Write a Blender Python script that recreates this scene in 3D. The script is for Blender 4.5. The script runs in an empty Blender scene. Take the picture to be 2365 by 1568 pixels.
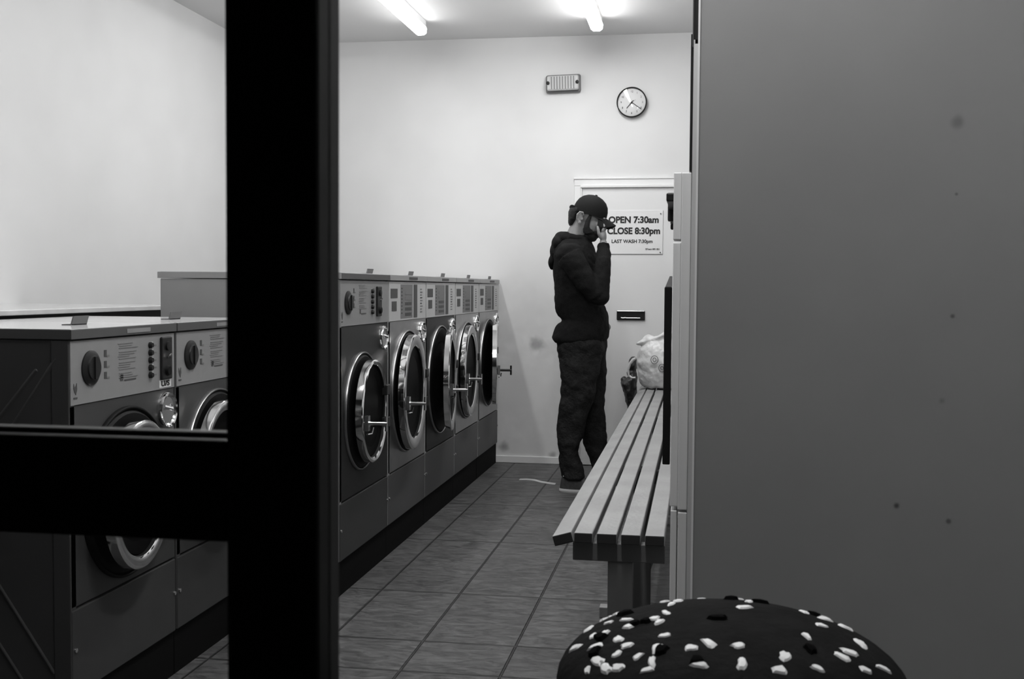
import bpy, bmesh, math, random
from mathutils import Vector, Matrix, noise
SC = bpy.context.scene
COL = SC.collection
R = math.radians
random.seed(4)

# ------------------------------------------------------------------ camera
cd = bpy.data.cameras.new('camera'); cam = bpy.data.objects.new('camera', cd); COL.objects.link(cam); SC.camera = cam
cd.sensor_width = 36.0; cd.lens = 36.0 * 2628 / 2365; cd.clip_start = .05; cd.clip_end = 60
def cam_matrix(vx=429.5, vy=116.0, f=2628.0, roll=.007):
    d = Vector((vx, vy, -f)).normalized()
    u = Vector((roll, 1.0, -(roll * d.x + d.y) / d.z)).normalized()
    x = d.cross(u)
    return Matrix((x, d, u)).to_4x4()
cam.matrix_world = Matrix.Translation((0, 0, 1.22)) @ cam_matrix()
cd.dof.use_dof = True; cd.dof.focus_distance = 6.6; cd.dof.aperture_fstop = 16

# ------------------------------------------------------------------ world, view
w = bpy.data.worlds.new('night'); SC.world = w; w.use_nodes = True
w.node_tree.nodes['Background'].inputs[0].default_value = (.5, .5, .5, 1)
w.node_tree.nodes['Background'].inputs[1].default_value = .012
SC.view_settings.view_transform = 'Standard'; SC.view_settings.look = 'None'
SC.view_settings.gamma = 1; SC.view_settings.exposure = 0.0; SC.view_settings.use_curve_mapping = False
TUBE = 54.0          # emission of the ceiling tubes' diffusers

# ------------------------------------------------------------------ materials
MATS = {}
def mat(name, v, rough=.5, metal=0.0, noise_amt=0.0, scale=20, bump=0.0, bscale=200, coat=0.0, spec=.5):
    m = bpy.data.materials.new(name); m.use_nodes = True; MATS[name] = m
    nt = m.node_tree; b = nt.nodes['Principled BSDF']
    b.inputs['Base Color'].default_value = (v, v, v, 1); b.inputs['Roughness'].default_value = rough
    b.inputs['Metallic'].default_value = metal; b.inputs['Coat Weight'].default_value = coat
    b.inputs['Specular IOR Level'].default_value = spec
    tc = nt.nodes.new('ShaderNodeTexCoord')
    if noise_amt:
        n = nt.nodes.new('ShaderNodeTexNoise'); n.inputs['Scale'].default_value = scale; n.inputs['Detail'].default_value = 6
        nt.links.new(tc.outputs['Object'], n.inputs['Vector'])
        r = nt.nodes.new('ShaderNodeMapRange'); r.inputs[1].default_value = .3; r.inputs[2].default_value = .7
        r.inputs[3].default_value = v * (1 - noise_amt); r.inputs[4].default_value = v * (1 + noise_amt)
        nt.links.new(n.outputs['Fac'], r.inputs[0])
        nt.links.new(r.outputs[0], b.inputs['Base Color'])
    if bump:
        n2 = nt.nodes.new('ShaderNodeTexNoise'); n2.inputs['Scale'].default_value = bscale; n2.inputs['Detail'].default_value = 4
        nt.links.new(tc.outputs['Object'], n2.inputs['Vector'])
        bp = nt.nodes.new('ShaderNodeBump'); bp.inputs['Strength'].default_value = bump; bp.inputs['Distance'].default_value = .01
        nt.links.new(n2.outputs['Fac'], bp.inputs['Height']); nt.links.new(bp.outputs[0], b.inputs['Normal'])
    return m
def emis(name, s):
    m = mat(name, .8); b = m.node_tree.nodes['Principled BSDF']
    b.inputs['Emission Color'].default_value = (1, 1, 1, 1); b.inputs['Emission Strength'].default_value = s
    return m

def stained(name, v, rough, spots, spec=.3, amt=.03):
    """painted surface with a few dirt marks: spots = (x, y, z, radius, strength)"""
    m = mat(name, v, rough, spec=spec); nt = m.node_tree; b = nt.nodes['Principled BSDF']
    geo = nt.nodes.new('ShaderNodeNewGeometry')
    nz = nt.nodes.new('ShaderNodeTexNoise'); nz.inputs['Scale'].default_value = 3; nz.inputs['Detail'].default_value = 8
    nt.links.new(geo.outputs['Position'], nz.inputs['Vector'])
    r = nt.nodes.new('ShaderNodeMapRange'); r.inputs[1].default_value = .3; r.inputs[2].default_value = .7
    r.inputs[3].default_value = v * (1 - amt); r.inputs[4].default_value = v * (1 + amt)
    nt.links.new(nz.outputs['Fac'], r.inputs[0]); cur = r.outputs[0]
    nz2 = nt.nodes.new('ShaderNodeTexNoise'); nz2.inputs['Scale'].default_value = 14; nz2.inputs['Detail'].default_value = 5
    nt.links.new(geo.outputs['Position'], nz2.inputs['Vector'])
    for x, y, z, rad, st in spots:
        d = nt.nodes.new('ShaderNodeVectorMath'); d.operation = 'DISTANCE'; d.inputs[1].default_value = (x, y, z)
        nt.links.new(geo.outputs['Position'], d.inputs[0])
        a = nt.nodes.new('ShaderNodeMath'); a.operation = 'MULTIPLY_ADD'; a.inputs[1].default_value = rad * 1.2; a.inputs[2].default_value = -rad * .6
        nt.links.new(nz2.outputs['Fac'], a.inputs[0])
        s = nt.nodes.new('ShaderNodeMath'); s.operation = 'ADD'; nt.links.new(d.outputs['Value'], s.inputs[0]); nt.links.new(a.outputs[0], s.inputs[1])
        k = nt.nodes.new('ShaderNodeMapRange'); k.interpolation_type = 'SMOOTHSTEP'
        k.inputs[1].default_value = rad * .15; k.inputs[2].default_value = rad; k.inputs[3].default_value = 1 - st; k.inputs[4].default_value = 1
        nt.links.new(s.outputs[0], k.inputs[0])
        mu = nt.nodes.new('ShaderNodeMath'); mu.operation = 'MULTIPLY'; nt.links.new(cur, mu.inputs[0]); nt.links.new(k.outputs[0], mu.inputs[1]); cur = mu.outputs[0]
    nt.links.new(cur, b.inputs['Base Color'])
    return m

M_wall = stained('white_wall_paint', .69, .7, [(-1.10, 7.81, .83, .075, .42), (-1.33, 7.81, .11, .05, .5), (-.98, 7.81, .06, .04, .5), (-1.2, 7.81, .55, .5, .10), (-1.2, 7.81, 1.0, .35, .07)])
M_ceil = mat('ceiling_paint', .68, .8, noise_amt=.02, scale=3)
M_black = mat('black_frame_paint', .006, .45, spec=.25)
M_enamel = mat('dark_enamel_front', .042, .5, noise_amt=.06, scale=8, spec=.35)
M_enamelT = mat('black_enamel_front', .019, .5, noise_amt=.06, scale=8, spec=.3)
M_enamelB = mat('grey_enamel_front', .08, .5, noise_amt=.06, scale=8, spec=.35)
M_side = mat('dark_enamel_side', .045, .5, noise_amt=.06, scale=6)
M_lip = mat('lid_lip_dark', .07, .45)
M_tab = mat('bracket_grey', .09, .5)
M_lidtop = mat('lid_top_pale', .6, .12, noise_amt=.12, scale=9)
M_steel = mat('brushed_steel', .36, .36, metal=.85, noise_amt=.08, scale=12)
M_steelp = mat('painted_steel_grey', .30, .42, noise_amt=.04, scale=9)
M_fascia = mat('control_fascia_grey', .24, .4, noise_amt=.03, scale=30)
M_fasciaB = mat('control_fascia_light', .47, .4, noise_amt=.03, scale=30)
M_print = mat('fascia_print', .06, .6)
M_printm = mat('fascia_print_mid', .17, .6)
M_dark = mat('dark_plastic', .014, .4, spec=.25)
M_rubber = mat('black_rubber', .004, .6, spec=.15)
M_chrome = mat('chrome', .85, .09, metal=1.0)
M_bezel = mat('dull_bezel_steel', .30, .3, metal=1.0)
M_chromer = mat('satin_chrome', .62, .25, metal=1.0)
M_glassd = mat('door_glass_dark', .003, .4, spec=.02)
M_plinth = mat('black_plinth', .003, .8, spec=.1)
M_sticker = mat('white_sticker', .7, .6)
M_white = mat('white_gloss_paint', .74, .35)
M_batten = mat('fixture_body', .7, .4)
M_diff = emis('tube_diffuser', TUBE)
M_slat = mat('bench_slat_wood', .25, .55, noise_amt=.14, scale=7, bump=.15, bscale=60)
M_slatend = mat('bench_end_grain', .01, .8)
M_bframe = mat('bench_frame_metal', .10, .6, spec=.2)
M_cab = stained('cabinet_grey_paint', .25, .55, [(.55, 2.6, 1.585, .02, .35), (.548, 2.6, 1.165, .008, .6), (.735, 2.6, 1.16, .007, .6), (.44, 2.6, .745, .010, .75), (.55, 2.6, .715, .008, .6), (.53, 2.6, .98, .012, .3), (.55, 2.6, 1.43, .006, .5)], spec=.35, amt=.04)
M_cabedge = mat('cabinet_frame_grey', .5, .5)
M_cabdoor = mat('cabinet_door_grey', .72, .5)
M_jacket = mat('black_fleece', .007, .85, spec=.15, noise_amt=.4, scale=120, bump=.5, bscale=300)
M_trouser = mat('dark_trousers', .013, .8, spec=.2, noise_amt=.35, scale=40, bump=.5, bscale=90)
M_skin = mat('skin', .24, .5, noise_amt=.06, scale=60)
M_hair = mat('dark_hair', .008, .7, noise_amt=.4, scale=200, bump=.8, bscale=400)
M_cap = mat('black_cap_cloth', .006, .8, spec=.2, noise_amt=.3, scale=200)
M_shoe = mat('shoe_upper', .05, .7, noise_amt=.3, scale=60)
M_sole = mat('shoe_sole', .5, .6)
M_bagw = mat('white_plastic_bag', .66, .35, noise_amt=.1, scale=16, bump=.5, bscale=35)
M_bagd = mat('dark_bag', .02, .45, noise_amt=.3, scale=18, bump=.6, bscale=40)
M_stool = mat('stool_fabric', .010, .8, spec=.02, noise_amt=.25, scale=20, bump=.3, bscale=60)
M_fleck = mat('pale_fleck', .75, .7)
M_fleckd = mat('black_fleck', .002, .9, spec=.02)

# floor tiles
def floor_mat():
    m = mat('floor_tiles', .13, .4); nt = m.node_tree; b = nt.nodes['Principled BSDF']; L = nt.links
    geo = nt.nodes.new('ShaderNodeNewGeometry'); sep = nt.nodes.new('ShaderNodeSeparateXYZ'); L.new(geo.outputs['Position'], sep.inputs[0])
    def math_(op, a, bb=None, c=None):
        n = nt.nodes.new('ShaderNodeMath'); n.operation = op
        for i, q in enumerate((a, bb, c)):
            if q is None: continue
            if isinstance(q, (int, float)): n.inputs[i].default_value = q
            else: L.new(q, n.inputs[i])
        return n.outputs[0]
    def line(axis, off, pitch, wd):
        t = math_('FRACT', math_('DIVIDE', math_('SUBTRACT', axis, off), pitch))
        d = math_('MULTIPLY', math_('SUBTRACT', .5, math_('ABSOLUTE', math_('SUBTRACT', t, .5))), pitch)
        return d
    dx = line(sep.outputs[0], -1.243, .3235, 1); dy = math_('MINIMUM', line(sep.outputs[1], 3.47, .93, 1), line(sep.outputs[1], 3.78, 2.79, 1))
    gx = nt.nodes.new('ShaderNodeMapRange'); gx.inputs[1].default_value = .0022; gx.inputs[2].default_value = .0055; L.new(dx, gx.inputs[0])
    gy = nt.nodes.new('ShaderNodeMapRange'); gy.inputs[1].default_value = .0035; gy.inputs[2].default_value = .008; L.new(dy, gy.inputs[0])
    g = math_('MULTIPLY', gx.outputs[0], gy.outputs[0])
    cx = math_('FLOOR', math_('DIVIDE', math_('SUBTRACT', sep.outputs[0], -1.243), .3235)); cy = math_('FLOOR', math_('DIVIDE', math_('SUBTRACT', sep.outputs[1], 3.47), .31))
    cmb = nt.nodes.new('ShaderNodeCombineXYZ'); L.new(cx, cmb.inputs[0]); L.new(cy, cmb.inputs[1])
    wn = nt.nodes.new('ShaderNodeTexWhiteNoise'); L.new(cmb.outputs[0], wn.inputs['Vector'])
    # slate-like relief, stretched one way or the other from tile to tile
    vm = nt.nodes.new('ShaderNodeVectorMath'); vm.operation = 'MULTIPLY'; L.new(geo.outputs['Position'], vm.inputs[0]); vm.inputs[1].default_value = (11, 24, 1)
    va = nt.nodes.new('ShaderNodeVectorMath'); va.operation = 'MULTIPLY_ADD'; L.new(wn.outputs['Color'], va.inputs[0]); va.inputs[1].default_value = (30, 30, 30); L.new(vm.outputs[0], va.inputs[2])
    n1 = nt.nodes.new('ShaderNodeTexNoise'); n1.inputs['Scale'].default_value = 1.0; n1.inputs['Detail'].default_value = 9; n1.inputs['Roughness'].default_value = .72; n1.inputs['Distortion'].default_value = 1.2; L.new(va.outputs[0], n1.inputs['Vector'])
    n2 = nt.nodes.new('ShaderNodeTexNoise'); n2.inputs['Scale'].default_value = 1.6; n2.inputs['Detail'].default_value = 5; L.new(geo.outputs['Position'], n2.inputs['Vector'])
    r = nt.nodes.new('ShaderNodeMapRange'); r.inputs[1].default_value = .40; r.inputs[2].default_value = .62; r.inputs[3].default_value = .035; r.inputs[4].default_value = .12; L.new(n1.outputs['Fac'], r.inputs[0])
    base = math_('MULTIPLY', r.outputs[0], math_('MULTIPLY_ADD', wn.outputs['Value'], .2, .9))
    base = math_('MULTIPLY', base, math_('MULTIPLY_ADD', n2.outputs['Fac'], .5, .75))
    base = math_('MULTIPLY', base, math_('MULTIPLY_ADD', g, .82, .18))
    L.new(base, b.inputs['Base Color'])
    bp = nt.nodes.new('ShaderNodeBump'); bp.inputs['Strength'].default_value = .9; bp.inputs['Distance'].default_value = .012
    h = math_('ADD', math_('MULTIPLY', n1.outputs['Fac'], .7), math_('MULTIPLY', g, .6)); L.new(h, bp.inputs['Height']); L.new(bp.outputs[0], b.inputs['Normal'])
    return m
M_floor = floor_mat()
def glass_mat(name, tint):
    m = bpy.data.materials.new(name); m.use_nodes = True; nt = m.node_tree; nt.nodes.clear()
    out = nt.nodes.new('ShaderNodeOutputMaterial'); mx = nt.nodes.new('ShaderNodeMixShader'); t = nt.nodes.new('ShaderNodeBsdfTransparent'); g = nt.nodes.new('ShaderNodeBsdfGlossy')
    t.inputs[0].default_value = (tint, tint, tint, 1); g.inputs['Roughness'].default_value = .02; g.inputs[0].default_value = (.9, .9, .9, 1)
    fr = nt.nodes.new('ShaderNodeFresnel'); fr.inputs[0].default_value = 1.45
    nt.links.new(fr.outputs[0], mx.inputs[0]); nt.links.new(t.outputs[0], mx.inputs[1]); nt.links.new(g.outputs[0], mx.inputs[2]); nt.links.new(mx.outputs[0], out.inputs[0])
    return m
M_pane = glass_mat('window_glass', .98)

# ------------------------------------------------------------------ mesh helpers
class MB:
    def __init__(s): s.v = []; s.f = []; s.mi = []; s.mats = []; s.sm = []
    def _m(s, m):
        if m not in s.mats: s.mats.append(m)
        return s.mats.index(m)
    def add(s, vs, fs, m, smooth=False, T=None):
        o = len(s.v); k = s._m(m)
        for p in vs:
            p = Vector(p)
            if T is not None: p = T @ p
            s.v.append(p)
        for f in fs: s.f.append([o + i for i in f]); s.mi.append(k); s.sm.append(smooth)
    def box(s, x0, x1, y0, y1, z0, z1, m, T=None, top=None, end=None):
        vs = [(x, y, z) for x in (x0, x1) for y in (y0, y1) for z in (z0, z1)]
        fs = [(0, 1, 3, 2), (4, 6, 7, 5), (0, 4, 5, 1), (2, 3, 7, 6), (0, 2, 6, 4), (1, 5, 7, 3)]
        for i, f in enumerate(fs):
            mm = m
            if i == 5 and top: mm = top
            if i in (2, 3) and end: mm = end
            s.add([vs[j] for j in f], [(0, 1, 2, 3)], mm, T=T)
    def solid(s, x0, x1, y0, y1, z0, z1, m, T=None):
        vs = [(x, y, z) for x in (x0, x1) for y in (y0, y1) for z in (z0, z1)]
        s.add(vs, [(0, 1, 3, 2), (4, 6, 7, 5), (0, 4, 5, 1), (2, 3, 7, 6), (0, 2, 6, 4), (1, 5, 7, 3)], m, T=T)
    def lathe(s, prof, m, n=48, T=None, smooth=True, sx=1, sy=1, cap=True):
        """profile (radius, height) around local z"""
        vs = []; fs = []
        for r, z in prof:
            for i in range(n):
                a = 2 * math.pi * i / n; vs.append((r * math.cos(a) * sx, r * math.sin(a) * sy, z))
        for j in range(len(prof) - 1):
            for i in range(n):
                a, b = j * n + i, j * n + (i + 1) % n; fs.append((a, b, b + n, a + n))
        if cap and prof[0][0] > 0: fs.append(tuple(reversed(range(n))))
        if cap and prof[-1][0] > 0: fs.append(tuple(range((len(prof) - 1) * n, len(prof) * n)))
        s.add(vs, fs, m, smooth, T)
    def tube(s, pts, rad, m, n=12, T=None, cap=True):
        pts = [Vector(p) for p in pts]; k = len(pts); vs = []; fs = []
        if not isinstance(rad, (list, tuple)): rad = [rad] * k
        up = None
        for i, p in enumerate(pts):
            t = (pts[min(i + 1, k - 1)] - pts[max(i - 1, 0)]).normalized()
            if up is None: up = t.orthogonal().normalized()
            up = (up - t * up.dot(t)).normalized(); bi = t.cross(up)
            for j in range(n):
                a = 2 * math.pi * j / n; vs.append(p + (up * math.cos(a) + bi * math.sin(a)) * rad[i])
        for i in range(k - 1):
            for j in range(n):
                a, b = i * n + j, i * n + (j + 1) % n; fs.append((a, b, b + n, a + n))
        if cap: fs.append(tuple(reversed(range(n)))); fs.append(tuple(range((k - 1) * n, k * n)))
        s.add(vs, fs, m, True, T)
    def ell(s, c, r, m, T=None, n=24, rot=None):
        c = Vector(c); vs = []; fs = []; k = n // 2
        Rm = Matrix.Rotation(rot[0], 3, rot[1]) if rot else Matrix.Identity(3)
        vs.append(c + Rm @ Vector((0, 0, r[2])))
        for i in range(1, k):
            t = math.pi * i / k
            for j in range(n):
                a = 2 * math.pi * j / n; vs.append(c + Rm @ Vector((r[0] * math.sin(t) * math.cos(a), r[1] * math.sin(t) * math.sin(a), r[2] * math.cos(t))))
        vs.append(c + Rm @ Vector((0, 0, -r[2])))
        for j in range(n): fs.append((0, 1 + j, 1 + (j + 1) % n))
        for i in range(k - 2):
            for j in range(n):
                a, b = 1 + i * n + j, 1 + i * n + (j + 1) % n; fs.append((a, a + n, b + n, b))
        l = len(vs) - 1
        for j in range(n): fs.append((l, 1 + (k - 2) * n + (j + 1) % n, 1 + (k - 2) * n + j))
        s.add(vs, fs, m, True, T)
    def loft(s, rings, m, n=32, T=None, p=2.3):
        """rings: (z, x_back, x_front, y_centre, half_y), closed at both ends; Catmull-Rom between rings"""
        rr = []
        K = len(rings)
        for i in range(K - 1):
            a, b, c, d = rings[max(i - 1, 0)], rings[i], rings[i + 1], rings[min(i + 2, K - 1)]
            for q in range(4):
                t = q / 4
                rr.append([.5 * (2 * b[k] + (c[k] - a[k]) * t + (2 * a[k] - 5 * b[k] + 4 * c[k] - d[k]) * t * t + (-a[k] + 3 * b[k] - 3 * c[k] + d[k]) * t ** 3) for k in range(5)])
        rr.append(list(rings[-1])); vs = []; fs = []
        for z, xb, xf, yc, hy in rr:
            cx, hx = (xb + xf) / 2, (xf - xb) / 2
            for j in range(n):
                a = 2 * math.pi * j / n; ca, sa = math.cos(a), math.sin(a)
                vs.append((cx + hx * math.copysign(abs(ca) ** (2 / p), ca), yc + hy * math.copysign(abs(sa) ** (2 / p), sa), z))
        for i in range(len(rr) - 1):
            for j in range(n):
                a, b = i * n + j, i * n + (j + 1) % n; fs.append((a, b, b + n, a + n))
        fs.append(tuple(reversed(range(n)))); fs.append(tuple(range((len(rr) - 1) * n, len(rr) * n)))
        s.add(vs, fs, m, True, T)
    def poly(s, pts, depth, m, T=None):
        """outline (y, z) extruded along +x by depth from x = 0"""
        n = len(pts); vs = [(0, a, b) for a, b in pts] + [(depth, a, b) for a, b in pts]
        fs = [tuple(range(n)), tuple(reversed(range(n, 2 * n)))] + [(i, i + n, (i + 1) % n + n, (i + 1) % n) for i in range(n)]
        s.add(vs, fs, m, T=T)
    def build(s, name, parent=None, bevel=0, seg=2, loc=None):
        me = bpy.data.meshes.new(name); me.from_pydata([tuple(v) for v in s.v], [], s.f)
        for m in s.mats: me.materials.append(m)
        for i, p in enumerate(me.polygons): p.material_index = s.mi[i]; p.use_smooth = s.sm[i]
        bm = bmesh.new(); bm.from_mesh(me); bmesh.ops.remove_doubles(bm, verts=bm.verts, dist=1e-5); bmesh.ops.recalc_face_normals(bm, faces=bm.faces); bm.to_mesh(me); bm.free()
        me.update()
        if any(s.sm):
            try: me.set_sharp_from_angle(angle=R(38))
            except Exception: pass
        o = bpy.data.objects.new(name, me); COL.objects.link(o)
        if parent: o.parent = parent
        if loc: o.location = loc
        if bevel:
            b = o.modifiers.new('bevel', 'BEVEL'); b.width = bevel; b.segments = seg; b.limit_method = 'ANGLE'; b.angle_limit = R(40)
        return o
def thing(name, label, cat, loc=(0, 0, 0), group=None, rz=0):
    o = bpy.data.objects.new(name, None); COL.objects.link(o); o.location = loc; o.rotation_euler = (0, 0, rz)
    o['label'] = label; o['category'] = cat
    if group: o['group'] = group
    return o
def tag(o, label, cat, group=None):
    o['label'] = label; o['category'] = cat
    if group: o['group'] = group
    return o
def struct(o): o['kind'] = 'structure'; return o
def remesh(o, vox, smooth=4, disp=0, dscale=.05):
    r = o.modifiers.new('merge', 'REMESH'); r.mode = 'VOXEL'; r.voxel_size = vox; r.use_smooth_shade = True
    if smooth: q = o.modifiers.new('soften', 'SMOOTH'); q.iterations = smooth; q.factor = .5
    if disp:
        tx = bpy.data.textures.new('folds', 'CLOUDS'); tx.noise_scale = dscale; tx.noise_depth = 2
        d = o.modifiers.new('folds', 'DISPLACE'); d.texture = tx; d.strength = disp; d.mid_level = .5; d.texture_coords = 'LOCAL'
    return o
def flat(cu, name):
    """lettering as a real mesh"""
    t = bpy.data.objects.new('tmp', cu); COL.objects.link(t); bpy.context.view_layer.update()
    me = bpy.data.meshes.new_from_object(t.evaluated_get(bpy.context.evaluated_depsgraph_get())); me.name = name
    bpy.data.objects.remove(t); bpy.data.curves.remove(cu)
    o = bpy.data.objects.new(name, me); COL.objects.link(o); return o
XF = Matrix.Rotation(R(90), 4, 'Y')      # lathe axis z -> +x

# ------------------------------------------------------------------ the room
YB, XL, XR, ZC, Y0 = 7.81, -3.15, .92, 2.94, .62
b = MB(); b.solid(XL - .1, XR + .1, Y0, YB + .1, -.1, 0, M_floor); struct(b.build('floor'))
b = MB(); b.solid(XL - .1, XR + .1, Y0, YB + .1, ZC, ZC + .1, M_ceil); struct(b.build('ceiling'))
b = MB(); b.solid(XL - .1, XL, Y0, YB + .1, 0, ZC, M_wall); struct(b.build('wall_left'))
b = MB(); b.solid(XR, XR + .1, Y0, YB + .1, 0, ZC, M_wall); struct(b.build('wall_right'))
b = MB(); b.solid(XL, XR, YB, YB + .1, 0, ZC, M_wall); struct(b.build('wall_back'))
b = MB(); b.solid(-1.9, -.85, YB - .014, YB, 0, .05, M_white); struct(b.build('baseboard_back', bevel=.004))
# low boxing along the left wall behind the near machines
b = MB(); b.solid(XL, -2.42, Y0, 4.9, 0, 1.112, M_side); b.solid(XL, -2.33, Y0, 4.9, 1.112, 1.132, M_lidtop); struct(b.build('trim_1', bevel=.003))

# back door with its frame, letter slot and pull
d = bpy.data.objects.new('door_1', None); COL.objects.link(d); d.location = (-.79, YB, 0); struct(d)
b = MB(); b.solid(0, .86, -.022, -.004, .005, 1.905, M_white); b.build('door_panel', d, bevel=.002)
b = MB()
b.solid(-.055, 0, -.016, 0, 0, 1.919, M_white); b.solid(.86, .915, -.016, 0, 0, 1.919, M_white); b.solid(-.055, .915, -.016, 0, 1.92, 1.965, M_white)
b.solid(-.060, .920, -.022, 0, 1.965, 1.978, M_white); b.solid(-.012, 0, -.034, 0, 0, 1.905, M_white); b.solid(-.012, .872, -.040, 0, 1.906, 1.924, M_white)
b.build('door_frame', d, bevel=.003)
b = MB(); b.solid(.245, .437, -.036, -.022, 1.006, 1.072, M_dark); s = b.build('letter_slot', d, bevel=.006, seg=3); s['label'] = 'black letter slot with a chrome rim'
b = MB(); b.tube([(.25, -.040, 1.068), (.432, -.040, 1.068)], .0035, M_chrome); b.tube([(.275, -.04, 1.022), (.405, -.04, 1.022)], .0028, M_chrome); b.build('slot_trim', s)
b = MB(); b.solid(.603, .64, -.045, -.022, 1.70, 1.80, M_dark); b.solid(.600, .64, -.045, -.022, 1.655, 1.695, M_dark); b.build('handle', d, bevel=.008)

# shop front: black post, rail and glass
wnd = bpy.data.objects.new('window_1', None); COL.objects.link(wnd); wnd.location = (0, .72, 0); struct(wnd)
b = MB(); b.solid(-.3125, -.2475, 0, .05, 0, 2.9, M_black); b.build('post', wnd, bevel=.004)
b = MB(); b.solid(-1.6, -.3125, .004, .044, 1.046, 1.1155, M_black); b.solid(-1.6, -.3125, .018, .032, 1.115, 1.119, M_black); b.build('rail', wnd, bevel=.003)
for x0, x1, z0, z1 in ((-1.6, -.3125, 1.117, 2.9), (-1.6, -.3125, .02, 1.048), (-.2475, .9, .02, 2.9)):
    b = MB(); b.solid(x0, x1, .022, .028, z0, z1, M_pane); b.build('pane', wnd)
b = MB(); b.solid(-1.66, -1.6, 0, .05, 0, 2.9, M_black); b.solid(.9, .96, 0, .05, 0, 2.9, M_black); b.solid(-1.66, .96, 0, .05, 2.9, 2.96, M_black); b.solid(-1.6, .9, 0, .05, 0, .02, M_black); b.build('frame', wnd)

# ------------------------------------------------------------------ ceiling tubes
M_diffs = emis('tube_diffuser_side', TUBE * .36); M_dim = emis('dimmed_tube_diffuser', TUBE * .72); M_dims = emis('dimmed_tube_diffuser_side', TUBE * .24)  # M_dim, M_dims: same tubes turned down to balance the light on the walls
def fixture(x, y1, length, label, low=None, side=None):
    low = low or M_diff; side = side or M_diffs
    t = thing('tube_light', label, 'ceiling light', (x, y1, ZC), 'fluorescent tube lights on the ceiling')
    b = MB(); b.solid(-.032, .032, -length, 0, -.040, 0, M_batten); b.build('batten', t, bevel=.003)
    b = MB(); pr = [(-.034, -.04), (-.040, -.055), (-.036, -.082), (-.02, -.094), (.02, -.094), (.036, -.082), (.040, -.055), (.034, -.04)]
    n = len(pr); vs = [(a, -length + .012, c) for a, c in pr] + [(a, -.012, c) for a, c in pr]
    for i in range(n):
        b.add([vs[i], vs[(i + 1) % n], vs[(i + 1) % n + n], vs[i + n]], [(0, 1, 2, 3)], M_batten if i == 7 else (low if i in (2, 3, 4) else side))
    b.add(vs, [tuple(range(n)), tuple(reversed(range(n, 2 * n)))], M_batten); b.build('diffuser', t)
    for yy in (-length, -.012):
        b = MB(); vs = [(a * .9, yy, c * .98 + .0) for a, c in pr] + [(a * .9, yy + .012, c * .98) for a, c in pr]
        b.add(vs, [(i, (i + 1) % n, (i + 1) % n + n, i + n) for i in range(n)] + [tuple(range(n)), tuple(reversed(range(n, 2 * n)))], M_batten); b.build('end_cap', t)
fixture(-1.79, 7.25, 1.8, 'long glowing tube light on the ceiling nearer the washing machines', M_dim, M_dims)
fixture(-.655, 7.28, 1.8, 'long glowing tube light on the ceiling above the door side', emis('boosted_tube_diffuser', TUBE * 1.2), emis('boosted_tube_diffuser_side', TUBE * .42))  # same kind of tube, turned up to lighten the lower wall and door
fixture(-1.79, 4.5, 1.8, 'unseen tube light added on the ceiling over the near washing machines', M_dim, M_dims)  # unseen tube, added to light the machine fronts
fixture(-.655, 4.75, 1.5, 'unseen tube light added on the ceiling over the near end of the benches')  # unseen tube, added to lift the bench, floor and lower back wall
fixture(-.25, 2.54, .6, 'unseen short fill light added on the ceiling in front of the grey cabinet', emis('fill_diffuser', TUBE * 4.2), emis('fill_diffuser_side', TUBE * 1.9))  # added fill: grades the cabinet's side panel from bright top to dark bottom

# ------------------------------------------------------------------ wall things
b_t = thing('emergency_light', 'rectangular ribbed bulkhead light high on the back wall left of the clock', 'wall light', (-.927, YB, 2.615))
T = Matrix.Rotation(R(-1.5), 4, 'Y')
b = MB(); b.solid(-.12, .12, -.03, 0, -.062, .062, mat('bulkhead_base', .16, .5), T=T); b.build('base', b_t, bevel=.02, seg=4)
b = MB(); b.solid(-.108, .108, -.065, -.03, -.05, .05, mat('bulkhead_lens', .52, .3), T=T)
b.build('lens', b_t, bevel=.012, seg=3)
b = MB()
for i in range(9): b.solid(-.076 + i * .019 - .0025, -.076 + i * .019 + .0025, -.0685, -.06, -.042, .042, M_printm, T=T)
b.build('lens_ribs', b_t)
for sx in (-1, 1):
    b = MB(); b.lathe([(.012, 0), (.012, .008), (.006, .01), (0, .01)], M_dark, 16, T=T @ Matrix.Translation((sx * .1, -.064, 0)) @ Matrix.Rotation(R(90), 4, 'X')); b.build('screw', b_t)

ck = thing('wall_clock', 'round white wall clock with a thin black rim', 'clock', (-.46, YB, 2.48))
YX = Matrix.Rotation(R(90), 4, 'X')   # lathe axis -> -y
b = MB(); b.lathe([(.098, 0), (.102, .01), (.102, .032), (.097, .036), (.094, .03), (.094, .018)], M_dark, 64, T=YX, cap=False); b.build('rim', ck)
b = MB(); b.lathe([(.0945, .016), (.0945, .02), (0, .02)], mat('clock_face', .7, .4), 64, T=YX); b.build('face', ck)
for h in range(12):
    a = R(90 - 30 * (h + 1))
    cu = bpy.data.curves.new('numeral', 'FONT'); cu.body = str(h + 1); cu.size = .019; cu.align_x = 'CENTER'; cu.align_y = 'CENTER'; cu.extrude = .0004; cu.materials.append(M_print)
    o = flat(cu, 'numeral'); o.parent = ck; o.location = (.072 * math.cos(a), -.0212, .072 * math.sin(a)); o.rotation_euler = (R(90), 0, 0)
def hand(name, deg, ln, wd, yy):
    b = MB(); T = Matrix.Rotation(R(deg), 4, 'Y'); b.solid(-wd, wd, yy - .001, yy, -.018, ln, M_dark, T=T); b.build(name, ck)
hand('hour_hand', 221, .052, .0022, -.023); hand('minute_hand', 126, .080, .0018, -.0255); hand('second_hand', 238 - 180, .03, .0007, -.0275)
b = MB(); b.lathe([(.006, .021), (.006, .03), (0, .03)], M_dark, 16, T=YX); b.build('hub', ck)
def clear_glass():
    m = glass_mat('clock_glass', .97); return m
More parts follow.
